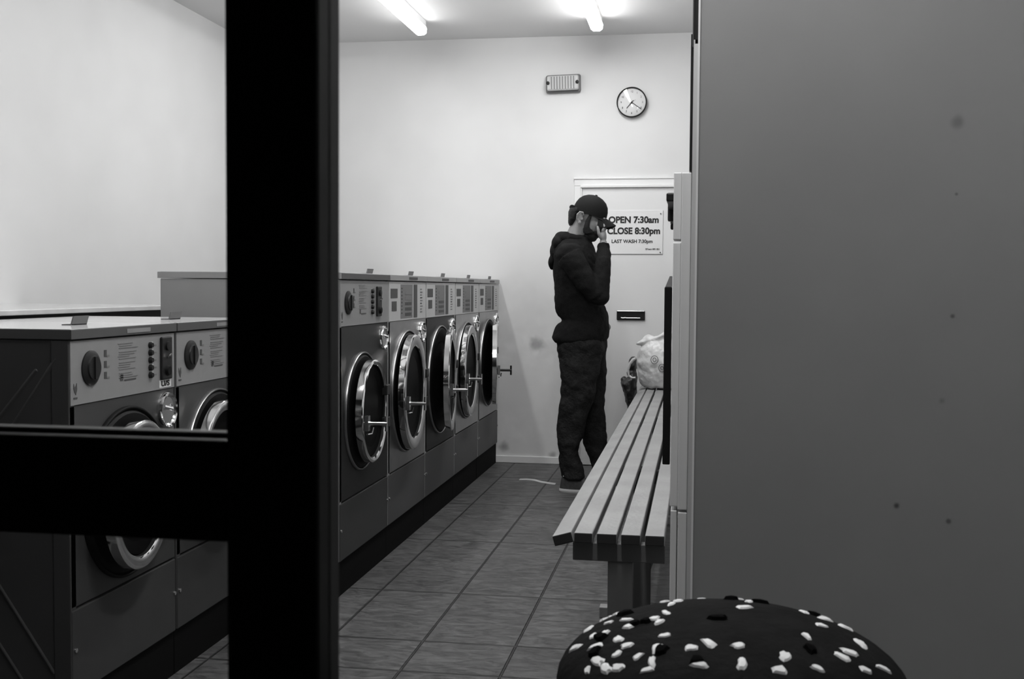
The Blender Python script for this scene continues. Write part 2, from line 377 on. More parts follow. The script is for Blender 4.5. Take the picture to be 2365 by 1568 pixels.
b = MB(); b.lathe([(.094 * (1 - i / 14), .0325 + .0045 * (1 - (1 - i / 14) ** 2)) for i in range(15)], clear_glass(), 96, T=YX, cap=False); b.build('glass', ck)

sg = thing('opening_hours_sign', 'white opening hours sign with black lettering on the back door', 'sign', (-.44, YB - .022, 1.603))
b = MB(); b.solid(-.20, .20, -.004, 0, -.147, .147, mat('sign_board', .76, .35)); b.solid(-.2, .2, -.0042, -.001, -.149, -.146, M_printm); b.solid(.1995, .2005, -.0042, -.001, -.148, .148, M_printm); b.build('board', sg)
def text(name, s, x0, x1, zc, size, off, m, parent, y=-.005):
    cu = bpy.data.curves.new(name, 'FONT'); cu.body = s; cu.size = size; cu.offset = off; cu.extrude = .0005; cu.align_x = 'LEFT'; cu.align_y = 'CENTER'; cu.materials.append(m)
    o = flat(cu, name); o.parent = parent; o.location = (x0, y, zc); o.rotation_euler = (R(90), 0, 0)
    xs = [v.co.x for v in o.data.vertices]; wd = max(xs) - min(xs)
    if wd > 0: o.scale = ((x1 - x0) / wd, 1, 1)
    return o
M_ink = mat('sign_ink', .006, .5)
text('lettering', 'OPEN 7:30am', -.168, .171, .083, .060, .0023, M_ink, sg)
text('lettering', 'CLOSE 8:30pm', -.176, .181, .008, .060, .0023, M_ink, sg)
text('lettering', 'LAST WASH 7:30pm', -.147, .130, -.062, .033, .0008, M_ink, sg)
text('lettering', 'Of laun HE1 021', .083, .178, -.114, .016, .0004, M_ink, sg)
for sx, sz in ((.184, .126), (.184, -.135), (-.184, .126), (-.184, -.135)):
    b = MB(); b.lathe([(.004, 0), (.004, .006), (0, .007)], M_print, 12, T=Matrix.Translation((sx, -.004, sz)) @ YX); b.build('screw', sg)

# ------------------------------------------------------------------ washing machines
def fascia_print(b, kind, w, z0, z1, x):
    """printed matter on the control panel; y measured along the panel from the near end"""
    def q(y0, y1, za, zb, m=M_print, d=.0012): b.solid(x, x + d, y0, y1, za, zb, m)
    rnd = random.Random(7)
    if kind == 'A':
        # animal-head mark, low at the near end
        b.poly([(.020, z0 + .056), (.026, z0 + .044), (.034, z0 + .057), (.036, z0 + .040), (.030, z0 + .026), (.024, z0 + .034), (.019, z0 + .044)], .0012, M_print, T=Matrix.Translation((x, 0, 0)))
        q(.019, .037, z0 + .016, z0 + .020)
        for k in range(3):
            q(.175, .188, z1 - .052 - k * .03, z1 - .034 - k * .03, M_print); q(.188, .203, z1 - .053 - k * .03, z1 - .048 - k * .03, M_printm)
        yy = z1 - .02
        for k in range(17):
            a = .25 + (0.0 if k in (0, 6, 11) else .006); e = a + rnd.uniform(.06, .135)
            if k in (3, 8, 13): yy -= .005; continue
            q(a, e, yy - .0022, yy, M_printm); yy -= .0062
        q(.262, .278, z0 + .045, z0 + .062); q(.285, .352, z0 + .043, z0 + .047)
        for k in range(5): q(.452, .478, z1 - .036 - k * .022, z1 - .033 - k * .022, M_printm)
    else:
        q(.03, .148, z0 + .105, z0 + .148, M_print)                       # dark display
        q(.048, .132, z0 + .046, z0 + .090, M_print)
        q(.205, .43, z0 + .008, z0 + .168, M_printm, .0008)             # programme chart
        for k in range(8): q(.213, .238, z0 + .03 + k * .0165, z0 + .037 + k * .0165, M_print)
        for k in range(5): q(.285, .405, z0 + .02 + k * .025, z0 + .034 + k * .025, M_print if k < 3 else M_printm, .0016)
        q(.452, .518, z0 + .008, z0 + .168, M_print, .0018)
        for k in range(9): q(.585, .585 + rnd.uniform(.03, .055), z0 + .03 + k * .014, z0 + .036 + k * .014, M_print if k in (3, 5) else M_printm)

def machine(y, kind, tall, label, theta, xh=0.0, front=None, sticker=False, bezel=None):
    X = -1.37 if tall else -1.6; W = .705 if tall else .602; D = .74 if tall else .64
    H = 1.275 if tall else 1.104; zp = 1.065 if tall else .907; zl = H - .027; zb = .142
    zd = .372
    t = thing('washing_machine', label, 'washing machine', (X, y, 0), 'front loading washing machines along the left side')
    fm = front or M_enamel
    # cabinet
    b = MB(); b.solid(-D, -.012, .004, W - .004, zb, zl, M_side if not tall else M_steelp)
    b.solid(-.05, 0, .002, .03, zb, zl, M_side if not tall else M_steelp)
    if not tall:   # pressed ribs on the side
        for (x0, z0_, x1, z1_) in ((-.035, 1.03, -.21, .78), (-.09, 1.0, -.26, .80), (-.05, .20, -.27, .52), (-.13, .16, -.34, .46)):
            p = Vector((x0, 0, z0_)); q = Vector((x1, 0, z1_)); dv = (q - p); n_ = Vector((-dv.z, 0, dv.x)).normalized() * .006
            vs = [p - n_, p + n_, q + n_, q - n_]; up = Vector((0, .0005, 0)); c0 = p + up; c1 = q + up
            b.add([p - n_ + Vector((0, .004, 0)), p + n_ + Vector((0, .004, 0)), q + n_ + Vector((0, .004, 0)), q - n_ + Vector((0, .004, 0)), c0, c1], [(0, 4, 5, 3), (1, 2, 5, 4), (0, 1, 4), (3, 5, 2)], M_side)
    b.build('cabinet', t, bevel=.003)
    b = MB(); b.solid(-.03, 0, .004, W - .004, zd + .003, zp - .002, fm); b.build('front_panel', t, bevel=.002)
    b = MB(); b.solid(-.03, .002, .004, W - .004, zb + .0, zd - .003, M_enamel if kind == 'A' else M_enamelB); b.build('service_panel', t, bevel=.003)
    b = MB(); b.solid(-D + .03, -.008, .0, W, 0, zb, M_plinth); b.build('plinth', t)
    # lid
    b = MB(); b.solid(-D - .01, .010, .0, W - .002, zl + .002, H, M_steelp if tall else M_lip); b.solid(-D, .004, .006, W - .008, H, H + .0015, M_lidtop)
    if kind == 'A' and tall: b.solid(.010, .012, .002, W - .004, zl + .004, H - .002, M_lip)  # dark strip stands in for a dark reflection on the lid's front edge
    lid = b.build('lid', t, bevel=.002)
    ty = W * .68 if tall else .34
    b = MB(); tx = -.02 if tall else -.155
    # folded metal tab standing on the lid
    ty, tw, th, tl = (.44, .085, .022, .02) if tall else (.282, .082, .026, .014)
    vs = [(tx + e, ty + u * tw + k * tl, H + .001 + k * th) for e in (0, -.004) for u in (0, 1) for k in (0, 1)]
    b.add(vs, [(0, 2, 3, 1), (4, 5, 7, 6), (0, 1, 5, 4), (2, 6, 7, 3), (1, 3, 7, 5), (0, 4, 6, 2)], M_tab)
    b.solid(tx - .03, tx, ty, ty + tw, H + .001, H + .004, M_tab); b.build('lid_bracket', t)
    b = MB(); b.solid(.0095, .0115, W * .48, W * .71, H - .019, H - .007, M_fascia if not tall else M_print); b.build('name_strip', t)
    # control panel
    b = MB(); b.solid(-.03, .003, .006, W - .006, zp, zl - .003, M_fascia if kind == 'A' else M_fasciaB); fascia_print(b, kind, W, zp, zl, .003)
    cp = b.build('control_panel', t, bevel=.0)
    if kind == 'A':
        b = MB(); b.lathe([(.047, .0), (.047, .004), (.040, .008), (.036, .009), (.033, .010), (.031, .014), (0, .014)], M_dark, 40, T=Matrix.Translation((.003, .105, zp + .092)) @ XF)
        b.solid(.014, .021, .100, .110, zp + .062, zp + .122, M_dark); k = b.build('dial', cp)
        for i in range(5):
            b = MB(); zc = zp + .048 + i * .0222
            b.lathe([(.009, 0), (.009, .006), (.007, .011), (0, .011)], M_dark, 20, T=Matrix.Translation((.003, .437, zc)) @ XF)
            b.solid(.003, .006, .447, .453, zc - .009, zc + .009, M_sticker); b.build('button', cp)
        b = MB(); b.solid(.003, .012, .500, .568, zp + .028, zp + .158, M_dark); cs = b.build('coin_slot', cp, bevel=.008, seg=3)
        b = MB(); b.lathe([(.014, 0), (.014, .006), (0, .008)], M_dark, 20, T=Matrix.Translation((.012, .534, zp + .13)) @ XF); b.build('coin_fitting', cs)
        b = MB(); b.tube([(.015, .528, zp + .095), (.018, .548, zp + .105)], .002, M_chrome, 6); b.build('coin_lever', cs)
        b = MB(); b.lathe([(.016, 0), (.013, .008), (0, .008)], M_rubber, 20, T=Matrix.Translation((.012, .534, zp + .055)) @ XF); b.build('coin_fitting', cs)
        if sticker:
            b = MB(); b.solid(.003, .0042, .496, .572, zp + .004, zp + .027, M_sticker); st = b.build('sticker', cp); st['label'] = 'small white sticker reading U/S'
            o = text('lettering', 'U/S', .506, .560, zp + .0155, .022, .0008, M_ink, st, y=0); o.rotation_euler = (R(90), 0, R(90)); o.location = (.0046, .506, zp + .0155)
    # chrome soap cup under the panel, far side
    sy, sz, sr = (W - .09, zp - .068, .05) if tall else (.54, zp - .066, .052)
    b = MB(); b.lathe([(sr - .012, .004), (sr - .006, .014), (sr, .016), (sr + .004, .008), (sr + .004, 0)], M_chrome, 36, T=Matrix.Translation((0, sy, sz)) @ XF)
    b.lathe([(0, -.004), (.02, -.002), (sr - .012, .006)], M_chromer, 36, T=Matrix.Translation((0.004, sy, sz)) @ XF); b.tube([(.008, sy - .02, sz + .012), (.022, sy, sz + .004), (.008, sy + .02, sz + .012)], .006, M_chrome, 8); b.build('soap_inlet', t)
    # door opening
    if kind == 'A': oy, oz, Rb, Rd = (.300, .634, .243, .208) if not tall else (.30, .708, .245, .212)
    else: oy, oz, Rb, Rd = .335, .725, .292, .272
    b = MB(); b.lathe([(Rb, 0), (Rb, .008), (Rb - .003, .012), (Rb - .006, .012), (Rb - .009, .008), (Rb - .009, .0)], bezel or M_bezel, 72, T=Matrix.Translation((.0, oy, oz)) @ XF, cap=False); b.build('door_surround', t)
    b = MB(); b.lathe([(Rb - .009, .003), (Rb - .02, .014), (Rd - .03, .012), (Rd - .035, .010), (Rd - .06, .008), (Rd - .07, .001), (0, .001)], M_rubber, 64, T=Matrix.Translation((.0, oy, oz)) @ XF); b.build('gasket', t)
    # door, hinged on the far side
    hy = oy + Rd - .03; hinge = Vector((xh, hy, oz)); T = Matrix.Translation(hinge) @ Matrix.Rotation(R(theta), 4, 'Z') @ Matrix.Translation((.0, -(Rd - .03 + (.0 if tall and kind == 'A' else .04 if kind == 'A' else .05)), 0)) @ XF
    dz = .012
    b = MB(); wr = .016 if kind == 'A' and tall else (.030 if kind == 'A' else .052)
    b.lathe([(Rd - .02, dz), (Rd, dz + .002), (Rd, dz + .028), (Rd - .004, dz + .032), (Rd - .008, dz + .034)], M_chrome, 80, T=T, cap=False)
    b.lathe([(Rd - .008, dz + .034), (Rd - wr, dz + .030)], M_steelp if kind == 'B' else M_chromer, 80, T=T, cap=False)
    b.lathe([(Rd - wr, dz + .030), (Rd - wr - .005, dz + .026)], M_chrome, 80, T=T, cap=False)
    b.lathe([(Rd - wr - .005, dz + .026), (Rd - wr - .008, dz + .01), (Rd - .03, dz)], M_rubber, 80, T=T, cap=False)
    dr = b.build('door', t)
    b = MB(); g = Rd - wr - .006; b.lathe([(g, dz + .012), (g - .005, dz + .018), (g - .03, dz + .014), (g * .6, dz + .006), (g * .35, dz + .0), (0, dz - .002)], M_glassd, 64, T=T); b.build('door_glass', dr)
    # latch handle on the near edge: a short bar with a cross grip pointing outwards
    lx = Rd - .028; tip = .125 if tall else .08; zz = .03
    b = MB(); b.tube([(zz, -lx, dz + .03), (zz, -lx, dz + tip)], .008, M_chromer if theta < 9 else M_dark, 10, T=T); b.tube([(zz - .030, -lx, dz + tip - .004), (zz + .030, -lx, dz + tip - .004)], [.006, .006], M_chromer if theta < 9 else M_dark, 10, T=T)
    b.solid(zz - .03, zz + .03, -lx - .016, -lx + .016, dz + .036, dz + .052, M_chromer, T=T); b.tube([(zz + .045, -lx, dz + .045), (zz + .045, -lx + .03, dz + .055), (zz + .02, -lx + .035, dz + .06)], .004, M_chrome, 8, T=T); b.build('door_handle', dr)
    for s_ in (-.07, .07):
        b = MB(); b.solid(s_ - .022, s_ + .022, Rd - .04, Rd + .02, -.005, dz + .04, M_dark, T=T)
        b.build('hinge', dr, bevel=.004)
    for sy_ in (.018, W - .012):
        b = MB(); b.lathe([(.006, 0), (.006, .004), (0, .005)], M_chrome, 12, T=Matrix.Translation((.002, sy_, .262)) @ XF); b.build('screw', t)
    return t
machine(2.705, 'A', False, 'nearest low washing machine, with a white sticker under its coin slot', 5, .012, sticker=True, bezel=M_rubber)
machine(3.312, 'A', False, 'second low washing machine, partly behind the black window post', 2, .012)
machine(4.240, 'A', True, 'tall washing machine just right of the black post, with dial and closed chrome ringed door', 2, .010, M_enamelT)
machine(4.948, 'B', True, 'tall washing machine with bright metal front, next after the one with a dial', 3, -.001, M_steel)
machine(5.657, 'B', True, 'tall washing machine in the middle of the far five, with dark front', 8, -.002, M_enamelT)
machine(6.369, 'B', True, 'tall washing machine second from the back wall, wide steel door ring', 3, -.014, M_steel)
machine(7.086, 'B', True, 'last tall washing machine, standing against the back wall', 10, -.026, M_steel)

# ------------------------------------------------------------------ grey cabinet on the right
cb = thing('dryer_cabinet', 'tall grey cabinet with a plain spotted side panel filling the right of the view', 'cabinet', (0, 2.6, 0))
b = MB(); b.solid(-.003, .9, 0, .02, 0, 2.25, M_cab); b.build('side_panel', cb)
b = MB(); b.solid(0.0, .9, .02, .95, 0, 2.25, M_cabedge); b.build('body', cb)
b = MB(); b.solid(-.0075, -.003, -.003, .016, 0, 2.25, M_white); o = b.build('corner_trim', cb); o['label'] = 'thin pale corner strip'
b = MB(); b.solid(-.017, 0, .016, .05, 0, 1.78, M_cabedge); b.build('frame', cb)
b = MB(); b.solid(-.0235, 0, .05, .90, 1.49, 1.80, M_dark); b.build('upper_frame', cb)
b = MB(); b.solid(-.020, .0, .016, .07, 1.765, 2.0, M_dark); b.build('upper_trim', cb, bevel=.006)
b = MB(); b.solid(-.040, -.018, .05, .16, .708, 1.487, M_cabdoor); b.solid(-.0385, -.018, .05, .16, .1, .702, M_cabdoor); b.build('door_post', cb, bevel=.002)
b = MB(); b.solid(-.0585, -.0405, .07, .16, 1.334, 1.489, M_cabdoor); b.solid(-.0580, -.0405, .07, .16, .712, 1.328, M_cabdoor); b.solid(-.0560, -.0415, .07, .16, .1, .702, M_cabdoor); b.build('door_edge', cb, bevel=.002)
b = MB(); b.solid(-.082, -.06, .30, .62, 1.44, 1.462, M_dark); b.solid(-.086, -.06, .60, .62, 1.408, 1.47, M_dark); b.solid(-.078, -.06, .6, .62, 1.385, 1.402, M_dark); b.build('handle', cb, bevel=.004)
b = MB(); b.solid(-.092, -.071, .60, .618, .728, 1.226, M_rubber); o = b.build('open_door', cb, bevel=.003); o['label'] = 'black door seen edge on'
b = MB(); b.add([(-.090, .60, 1.226), (-.071, .60, 1.226), (-.071, .60, 1.256), (-.078, .60, 1.256), (-.090, .618, 1.226), (-.071, .618, 1.226), (-.071, .618, 1.256), (-.078, .618, 1.256)], [(0, 1, 2, 3), (4, 7, 6, 5), (0, 4, 5, 1), (1, 5, 6, 2), (2, 6, 7, 3), (3, 7, 4, 0)], M_printm); b.build('door_bracket', cb)
b = MB(); b.solid(-.098, -.088, .9, .93, 1.105, 1.125, M_rubber); b.build('door_catch', cb)

# unseen dryers added along the right wall for reflections and bounced light
def dryer(y, label):
    t = thing('added_dryer', label, 'tumble dryer', (.015, y, 0), 'unseen tumble dryers added along the right wall')
    b = MB(); b.solid(0, .88, .003, 1.05, 0, 2.05, M_white); b.build('cabinet', t, bevel=.004)
    for z in (.55, 1.45):
        T = Matrix.Translation((0, .52, z)) @ Matrix.Rotation(R(-90), 4, 'Y')
        b = MB(); b.lathe([(.33, 0), (.33, .006), (.29, .010), (.27, .006)], M_dark, 48, T=T, cap=False); dd = b.build('door', t)
        b = MB(); b.lathe([(.27, .004), (.15, .008), (0, .009)], M_glassd, 48, T=T); b.build('door_glass', dd)
    return t
for k, lab in enumerate(('unseen tall pale dryer added right behind the spotted grey cabinet', 'unseen tall pale dryer added in the middle of the right wall row', 'unseen tall pale dryer added nearest the back wall')): dryer(3.6 + k * 1.06, lab)

# ------------------------------------------------------------------ slatted benches
def bench(y0, y1, label, near):
    t = thing('bench', label, 'bench', (-.195, y0, 0), 'slatted wooden benches along the right side')
    L = y1 - y0
    lanes = [(-.310, -.262), (-.251, -.199), (-.188, -.138), (-.126, -.076)]
    for a, c in lanes:
        b = MB(); b.box(a + .195, c + .195, 0, L, .556, .584, M_slat, end=M_slatend if near else None); b.build('slat', t, bevel=.003)
    T = Matrix.Translation((-.318 + .195, 0, .586)) @ Matrix.Rotation(R(-16), 4, 'Y')
    b = MB(); b.box(-.052, 0, 0, L, -.028, 0, M_slat, T=T, end=M_slatend if near else None); b.build('slat', t, bevel=.003)
    for yy in ((.02, 1.24) if near else (.5, L - .5)):
        b = MB(); b.solid(-.12, .12, yy, yy + .04, .507, .554, M_bframe); b.build('crossbar', t, bevel=.002)
        b = MB(); b.solid(-.028, .037, yy + .003, yy + .045, .04, .508, M_bframe); b.build('leg', t, bevel=.002)
        b = MB(); b.solid(-.15, .14, yy, yy + .05, 0, .04, M_steelp); b.build('foot', t, bevel=.003)
        if near and yy < .1: continue
        p = Vector((-.062, yy + .05, .04)); q = Vector((.04, yy + .05, .36))
        b = MB(); b.add([p, p + Vector((.055, 0, 0)), q + Vector((.055, 0, 0)), q, p + Vector((0, .03, 0)), p + Vector((.055, .03, 0)), q + Vector((.055, .03, 0)), q + Vector((0, .03, 0))], [(0, 1, 2, 3), (7, 6, 5, 4), (0, 4, 5, 1), (1, 5, 6, 2), (2, 6, 7, 3), (3, 7, 4, 0)], M_steelp); b.build('brace', t)
    return t
bench(2.93, 5.395, 'near wooden slatted bench with dark slat ends beside the grey cabinet', True)
bench(5.402, 7.72, 'far wooden slatted bench holding the white plastic bag', False)

# ------------------------------------------------------------------ bags at the far end
Y = 7.3
b = MB(); rings = [(.594, -.335, -.06, Y, .10), (.62, -.355, -.04, Y, .125), (.70, -.375, -.03, Y, .14), (.78, -.378, -.03, Y, .13), (.84, -.36, -.05, Y, .11), (.875, -.33, -.09, Y, .08), (.90, -.30, -.12, Y, .05)]
b.loft([(z, xb, xf, yc, hy) for z, xb, xf, yc, hy in rings], M_bagw)
b.ell((-.33, Y - .02, .885), (.06, .03, .018), M_bagw, rot=(R(-18), 'Y')); b.ell((-.25, Y - .03, .91), (.09, .03, .016), M_bagw, rot=(R(-22), 'Y')); b.ell((-.18, Y, .925), (.06, .04, .03), M_bagw, rot=(R(-20), 'Y')); b.ell((-.30, Y, .90), (.04, .05, .025), M_bagw)
o = b.build('plastic_bag'); remesh(o, .007, 2, .022, .06); tag(o, 'white plastic carrier bag printed with small rings on the far bench', 'bag')
def ring_mark(x, z, r):
    b = MB()
    for rr in (r, r * .45):
        pts = [(x + rr * math.cos(a * math.pi / 12), Y - .148, z + rr * 1.15 * math.sin(a * math.pi / 12)) for a in range(25)]
        b.tube(pts, .0022, M_printm, 6)
    q = b.build('ring_print', o)
ring_mark(-.262, .778, .022); ring_mark(-.215, .728, .020)
b = MB(); b.loft([(.30, -.43, -.389, Y + .22, .05), (.42, -.445, -.389, Y + .22, .08), (.54, -.475, -.39, Y + .22, .10), (.60, -.496, -.39, Y + .22, .10), (.632, -.455, -.39, Y + .22, .09), (.66, -.43, -.392, Y + .22, .06)], M_bagd)
b.ell((-.415, Y + .2, .72), (.03, .05, .055), M_bagd); b.ell((-.468, Y + .2, .62), (.022, .03, .02), M_bagd); b.ell((-.42, Y + .2, .665), (.035, .05, .03), M_bagd)
o = b.build('cloth_bag'); remesh(o, .007, 2, .02, .05); tag(o, 'dark crumpled bag hanging over the bench edge left of the white bag', 'bag')
b = MB(); b.tube([(-.43, Y + .03, .655), (-.437, Y + .03, .70), (-.425, Y + .03, .74), (-.405, Y + .03, .765), (-.388, Y + .03, .775)], [.006, .008, .009, .010, .008], M_bagw, 8); b.tube([(-.435, Y + .04, .665), (-.41, Y + .02, .648), (-.388, Y + .02, .65)], .007, M_bagw, 8); b.build('bag_tie', o)

# ------------------------------------------------------------------ the man
man = thing('person', 'bearded person in black cap and dark hooded top, one hand raised to the face', 'person', (-.70, 6.84, 0))
# body: one continuous surface (head, neck, arms, hands, trunk, legs)
b = MB(); S = M_skin
hd = Matrix.Translation((.055, 0, 1.655)) @ Matrix.Rotation(R(24), 4, 'Y')   # head frame, face tilted down
b.ell((-.004, 0, .02), (.096, .076, .098), S, T=hd)
b.ell((.030, 0, -.045), (.064, .064, .085), S, T=hd)
b.ell((.050, 0, -.098), (.038, .042, .034), S, T=hd)                # chin
b.ell((.062, 0, -.02), (.036, .050, .055), S, T=hd)
b.ell((.101, 0, -.030), (.017, .014, .024), S, T=hd, rot=(R(-18), 'Y'))    # nose
b.ell((.110, 0, -.040), (.013, .017, .010), S, T=hd)
b.tube([(.088, 0, .012), (.098, 0, -.012), (.112, 0, -.036)], [.010, .010, .010], S, T=hd)
b.ell((.085, 0, .018), (.014, .05, .011), S, T=hd)                  # brow
b.ell((.086, 0, -.068), (.016, .024, .006), S, T=hd); b.ell((.083, 0, -.079), (.015, .022, .007), S, T=hd)     # lips
for sy in (-1, 1): b.ell((.068, sy * .042, -.03), (.024, .018, .022), S, T=hd)
b.tube([(-.045, 0, 1.50), (-.020, 0, 1.56), (.01, 0, 1.62)], [.060, .056, .056], S, 20)
b.loft([(.88, -.11, .13, 0, .14), (1.0, -.10, .12, 0, .13), (1.1, -.11, .10, 0, .13), (1.25, -.13, .10, 0, .15), (1.38, -.14, .085, 0, .17), (1.46, -.12, .06, 0, .15), (1.52, -.09, .03, 0, .06)], S)
b.tube([(-.03, -.17, 1.42), (.05, -.19, 1.30), (.135, -.175, 1.165)], [.05, .045, .038], S, 16)
b.tube([(.135, -.175, 1.165), (.145, -.13, 1.32), (.142, -.075, 1.45), (.140, -.056, 1.50)], [.034, .031, .023, .022], S, 16)
b.tube([(-.03, .17, 1.42), (-.02, .20, 1.28), (.01, .20, 1.13)], [.05, .045, .038], S, 16); b.tube([(.01, .20, 1.13), (.09, .17, 1.04), (.13, .12, 1.0)], [.037, .032, .026], S, 16)
b.ell((.14, .10, .985), (.04, .02, .03), S)
# legs
b.tube([(.01, -.085, .92), (.0, -.09, .65), (-.02, -.09, .5), (-.04, -.09, .28), (-.04, -.09, .07)], [.065, .06, .05, .045, .034], S, 16)
b.tube([(.03, .085, .92), (.06, .09, .65), (.07, .09, .5), (.10, .09, .28), (.12, .09, .07)], [.065, .06, .05, .045, .034], S, 16)
# raised right hand: palm beside the mouth, fingers up to the eye, thumb along the cheek
b.ell((.139, -.048, 1.528), (.020, .034, .046), S); b.ell((.138, -.044, 1.550), (.016, .036, .022), S)
F = [((.137, -.076, 1.560), (.146, -.072, 1.590), (.137, -.060, 1.610), (.124, -.052, 1.617)),
     ((.141, -.054, 1.562), (.152, -.050, 1.596), (.142, -.042, 1.620), (.126, -.036, 1.628)),
     ((.141, -.032, 1.560), (.152, -.028, 1.592), (.143, -.022, 1.614), (.128, -.018, 1.622)),
     ((.138, -.012, 1.554), (.149, -.008, 1.578), (.141, -.004, 1.596), (.129, -.002, 1.602))]
for f, r0 in zip(F, (.0085, .009, .0088, .0076)): b.tube(f, [r0, r0, r0 * .9, r0 * .75], S, 12); b.ell(f[-1], (r0 * .8,) * 3, S, n=12)
TH = [(.128, -.070, 1.52), (.116, -.084, 1.545), (.112, -.084, 1.568), (.108, -.078, 1.585)]
b.tube(TH, [.012, .0105, .0095, .008], S, 12); b.ell(TH[-1], (.008,) * 3, S, n=12)
body = b.build('body', man); remesh(body, .004, 3)
# ears with rim and lobe
for sy in (-1, 1):
    b = MB(); T = Matrix.Translation((.004, sy * .077, 1.638)) @ Matrix.Rotation(R(12), 4, 'Y')
    b.tube([(-.002, 0, -.026), (-.018, sy * .008, -.006), (-.020, sy * .014, .016), (-.008, sy * .014, .034), (.010, sy * .010, .034), (.017, sy * .004, .018)], [.007, .006, .006, .006, .006, .005], S, 10, T=T)
    b.ell((-.002, 0, .006), (.015, .007, .027), S, T=T, n=16); b.ell((.002, sy * .003, -.026), (.010, .007, .011), S, T=T, n=16); b.ell((.013, sy * .003, -.004), (.006, .006, .009), S, T=T, n=12)
    e = b.build('ear', body); remesh(e, .002, 1)
# eyes
for sy in (-1, 1):
    b = MB(); b.ell((.083, sy * .030, -.002), (.011, .012, .011), M_white, T=hd, n=16); b.ell((.0915, sy * .031, -.003), (.004, .006, .006), M_rubber, T=hd, n=12); b.build('eye', body)
# beard, moustache and sideburns; nape hair
b = MB(); Hm = M_hair
b.ell((.050, 0, -.104), (.046, .050, .040), Hm, T=hd); b.ell((.030, 0, -.082), (.050, .066, .040), Hm, T=hd)
for sy in (-1, 1):
    b.tube([(.010, sy * .074, .012), (.008, sy * .072, -.03), (.014, sy * .066, -.066), (.035, sy * .052, -.098)], [.009, .013, .018, .02], Hm, 12, T=hd)
b.ell((.089, 0, -.060), (.014, .032, .008), Hm, T=hd); b.ell((.082, 0, -.092), (.020, .030, .014), Hm, T=hd)
for sy in (-1, 1): b.tube([(.088, sy * .025, -.060), (.072, sy * .042, -.085)], [.008, .012], Hm, 10, T=hd)
o = b.build('beard', man); remesh(o, .004, 1, .006, .01)
b = MB(); b.loft([(1.598, -.070, -.045, 0, .035), (1.612, -.073, -.035, 0, .052), (1.64, -.074, -.02, 0, .068), (1.675, -.074, .0, 0, .074), (1.70, -.066, .02, 0, .075)], Hm); b.ell((-.060, 0, 1.625), (.016, .05, .03), Hm)
o = b.build('hair', man); remesh(o, .004, 1, .008, .012)
# cap
b = MB(); Cp = M_cap; ch = Matrix.Translation((.054, 0, 1.672)) @ Matrix.Rotation(R(20), 4, 'Y')
prof = [(.104, -.012), (.1045, .01), (.101, .035), (.091, .062), (.072, .085), (.045, .101), (.02, .108), (0, .110)]
b.lathe(prof, Cp, 48, T=ch, sy=.86); b.lathe([(.104, -.012), (.098, -.012), (.094, .03), (.06, .07), (0, .095)], Cp, 48, T=ch, sy=.86)
b.lathe([(.008, .108), (.007, .114), (0, .1155)], Cp, 12, T=ch)
crown = b.build('cap', man)
b = MB(); vs = []; fs = []; NA, NR = 18, 8
for k in range(2):
    for i in range(NR + 1):
        for j in range(NA + 1):
            a = R(-50 + 100 * j / NA); t = i / NR
            edge = .075 * max(math.cos(a * 1.75), 0) ** .45
            r_ = .098 + edge * t
            x = r_ * math.cos(a); y = r_ * .86 * math.sin(a) * (1 + .04 * t)
            z = .004 - .005 * k - .02 * t - 5.5 * y * y * (.4 + .6 * t)
            vs.append((x, y, z))
n1 = NA + 1; o2 = (NR + 1) * n1
for i in range(NR):
    for j in range(NA):
        a = i * n1 + j; fs.append((a, a + 1, a + 1 + n1, a + n1)); fs.append((a + o2, a + n1 + o2, a + 1 + n1 + o2, a + 1 + o2))
for j in range(NA): a = NR * n1 + j; fs.append((a, a + 1, a + 1 + o2, a + o2)); fs.append((j, j + o2, j + 1 + o2, j + 1))
for i in range(NR): a = i * n1; fs.append((a, a + n1, a + n1 + o2, a + o2)); c_ = a + NA; fs.append((c_, c_ + o2, c_ + n1 + o2, c_ + n1))
b.add(vs, fs, Cp, True, T=ch); b.build('brim', crown)
b = MB(); b.solid(-.118, -.095, -.04, .04, -.02, .006, Cp, T=ch); b.ell((-.112, 0, -.004), (.018, .03, .016), Cp, T=ch); b.build('strap', crown)
# glasses
b = MB(); b.tube([(-.02, -.080, .014), (.03, -.081, .008), (.088, -.066, .004)], .0018, M_dark, 8, T=hd); b.tube([(-.02, .080, .014), (.03, .081, .008), (.088, .066, .004)], .0018, M_dark, 8, T=hd)
for sy in (-1, 1):
    pts = [(.102 - .012 * abs(math.cos(a)) * 0, sy * .034 + .024 * math.cos(a), -.002 + .017 * math.sin(a)) for a in [2 * math.pi * i / 20 for i in range(21)]]
    b.tube(pts, .0018, M_dark, 6, T=hd)
b.build('glasses', man)
# hooded top
b = MB(); J = M_jacket
b.loft([(.895, -.150, .150, 0, .165), (.92, -.166, .168, 0, .178), (.955, -.158, .176, 0, .176), (.995, -.141, .176, 0, .168), (1.028, -.110, .172, 0, .158), (1.062, -.136, .169, 0, .160), (1.10, -.148, .155, 0, .165), (1.15, -.153, .128, 0, .17), (1.22, -.154, .120, 0, .175), (1.30, -.160, .118, 0, .185), (1.38, -.165, .105, 0, .19), (1.44, -.162, .088, 0, .175), (1.485, -.150, .068, 0, .135), (1.52, -.125, .048, 0, .09), (1.54, -.09, .03, 0, .065)], J)
b.ell((-.045, -.155, 1.42), (.085, .06, .07), J); b.ell((-.045, .155, 1.42), (.085, .06, .07), J)
b.tube([(-.045, -.185, 1.41), (.0, -.205, 1.34), (.06, -.21, 1.25), (.12, -.20, 1.175)], [.075, .07, .062, .056], J, 18)
b.ell((.137, -.195, 1.168), (.056, .052, .050), J)
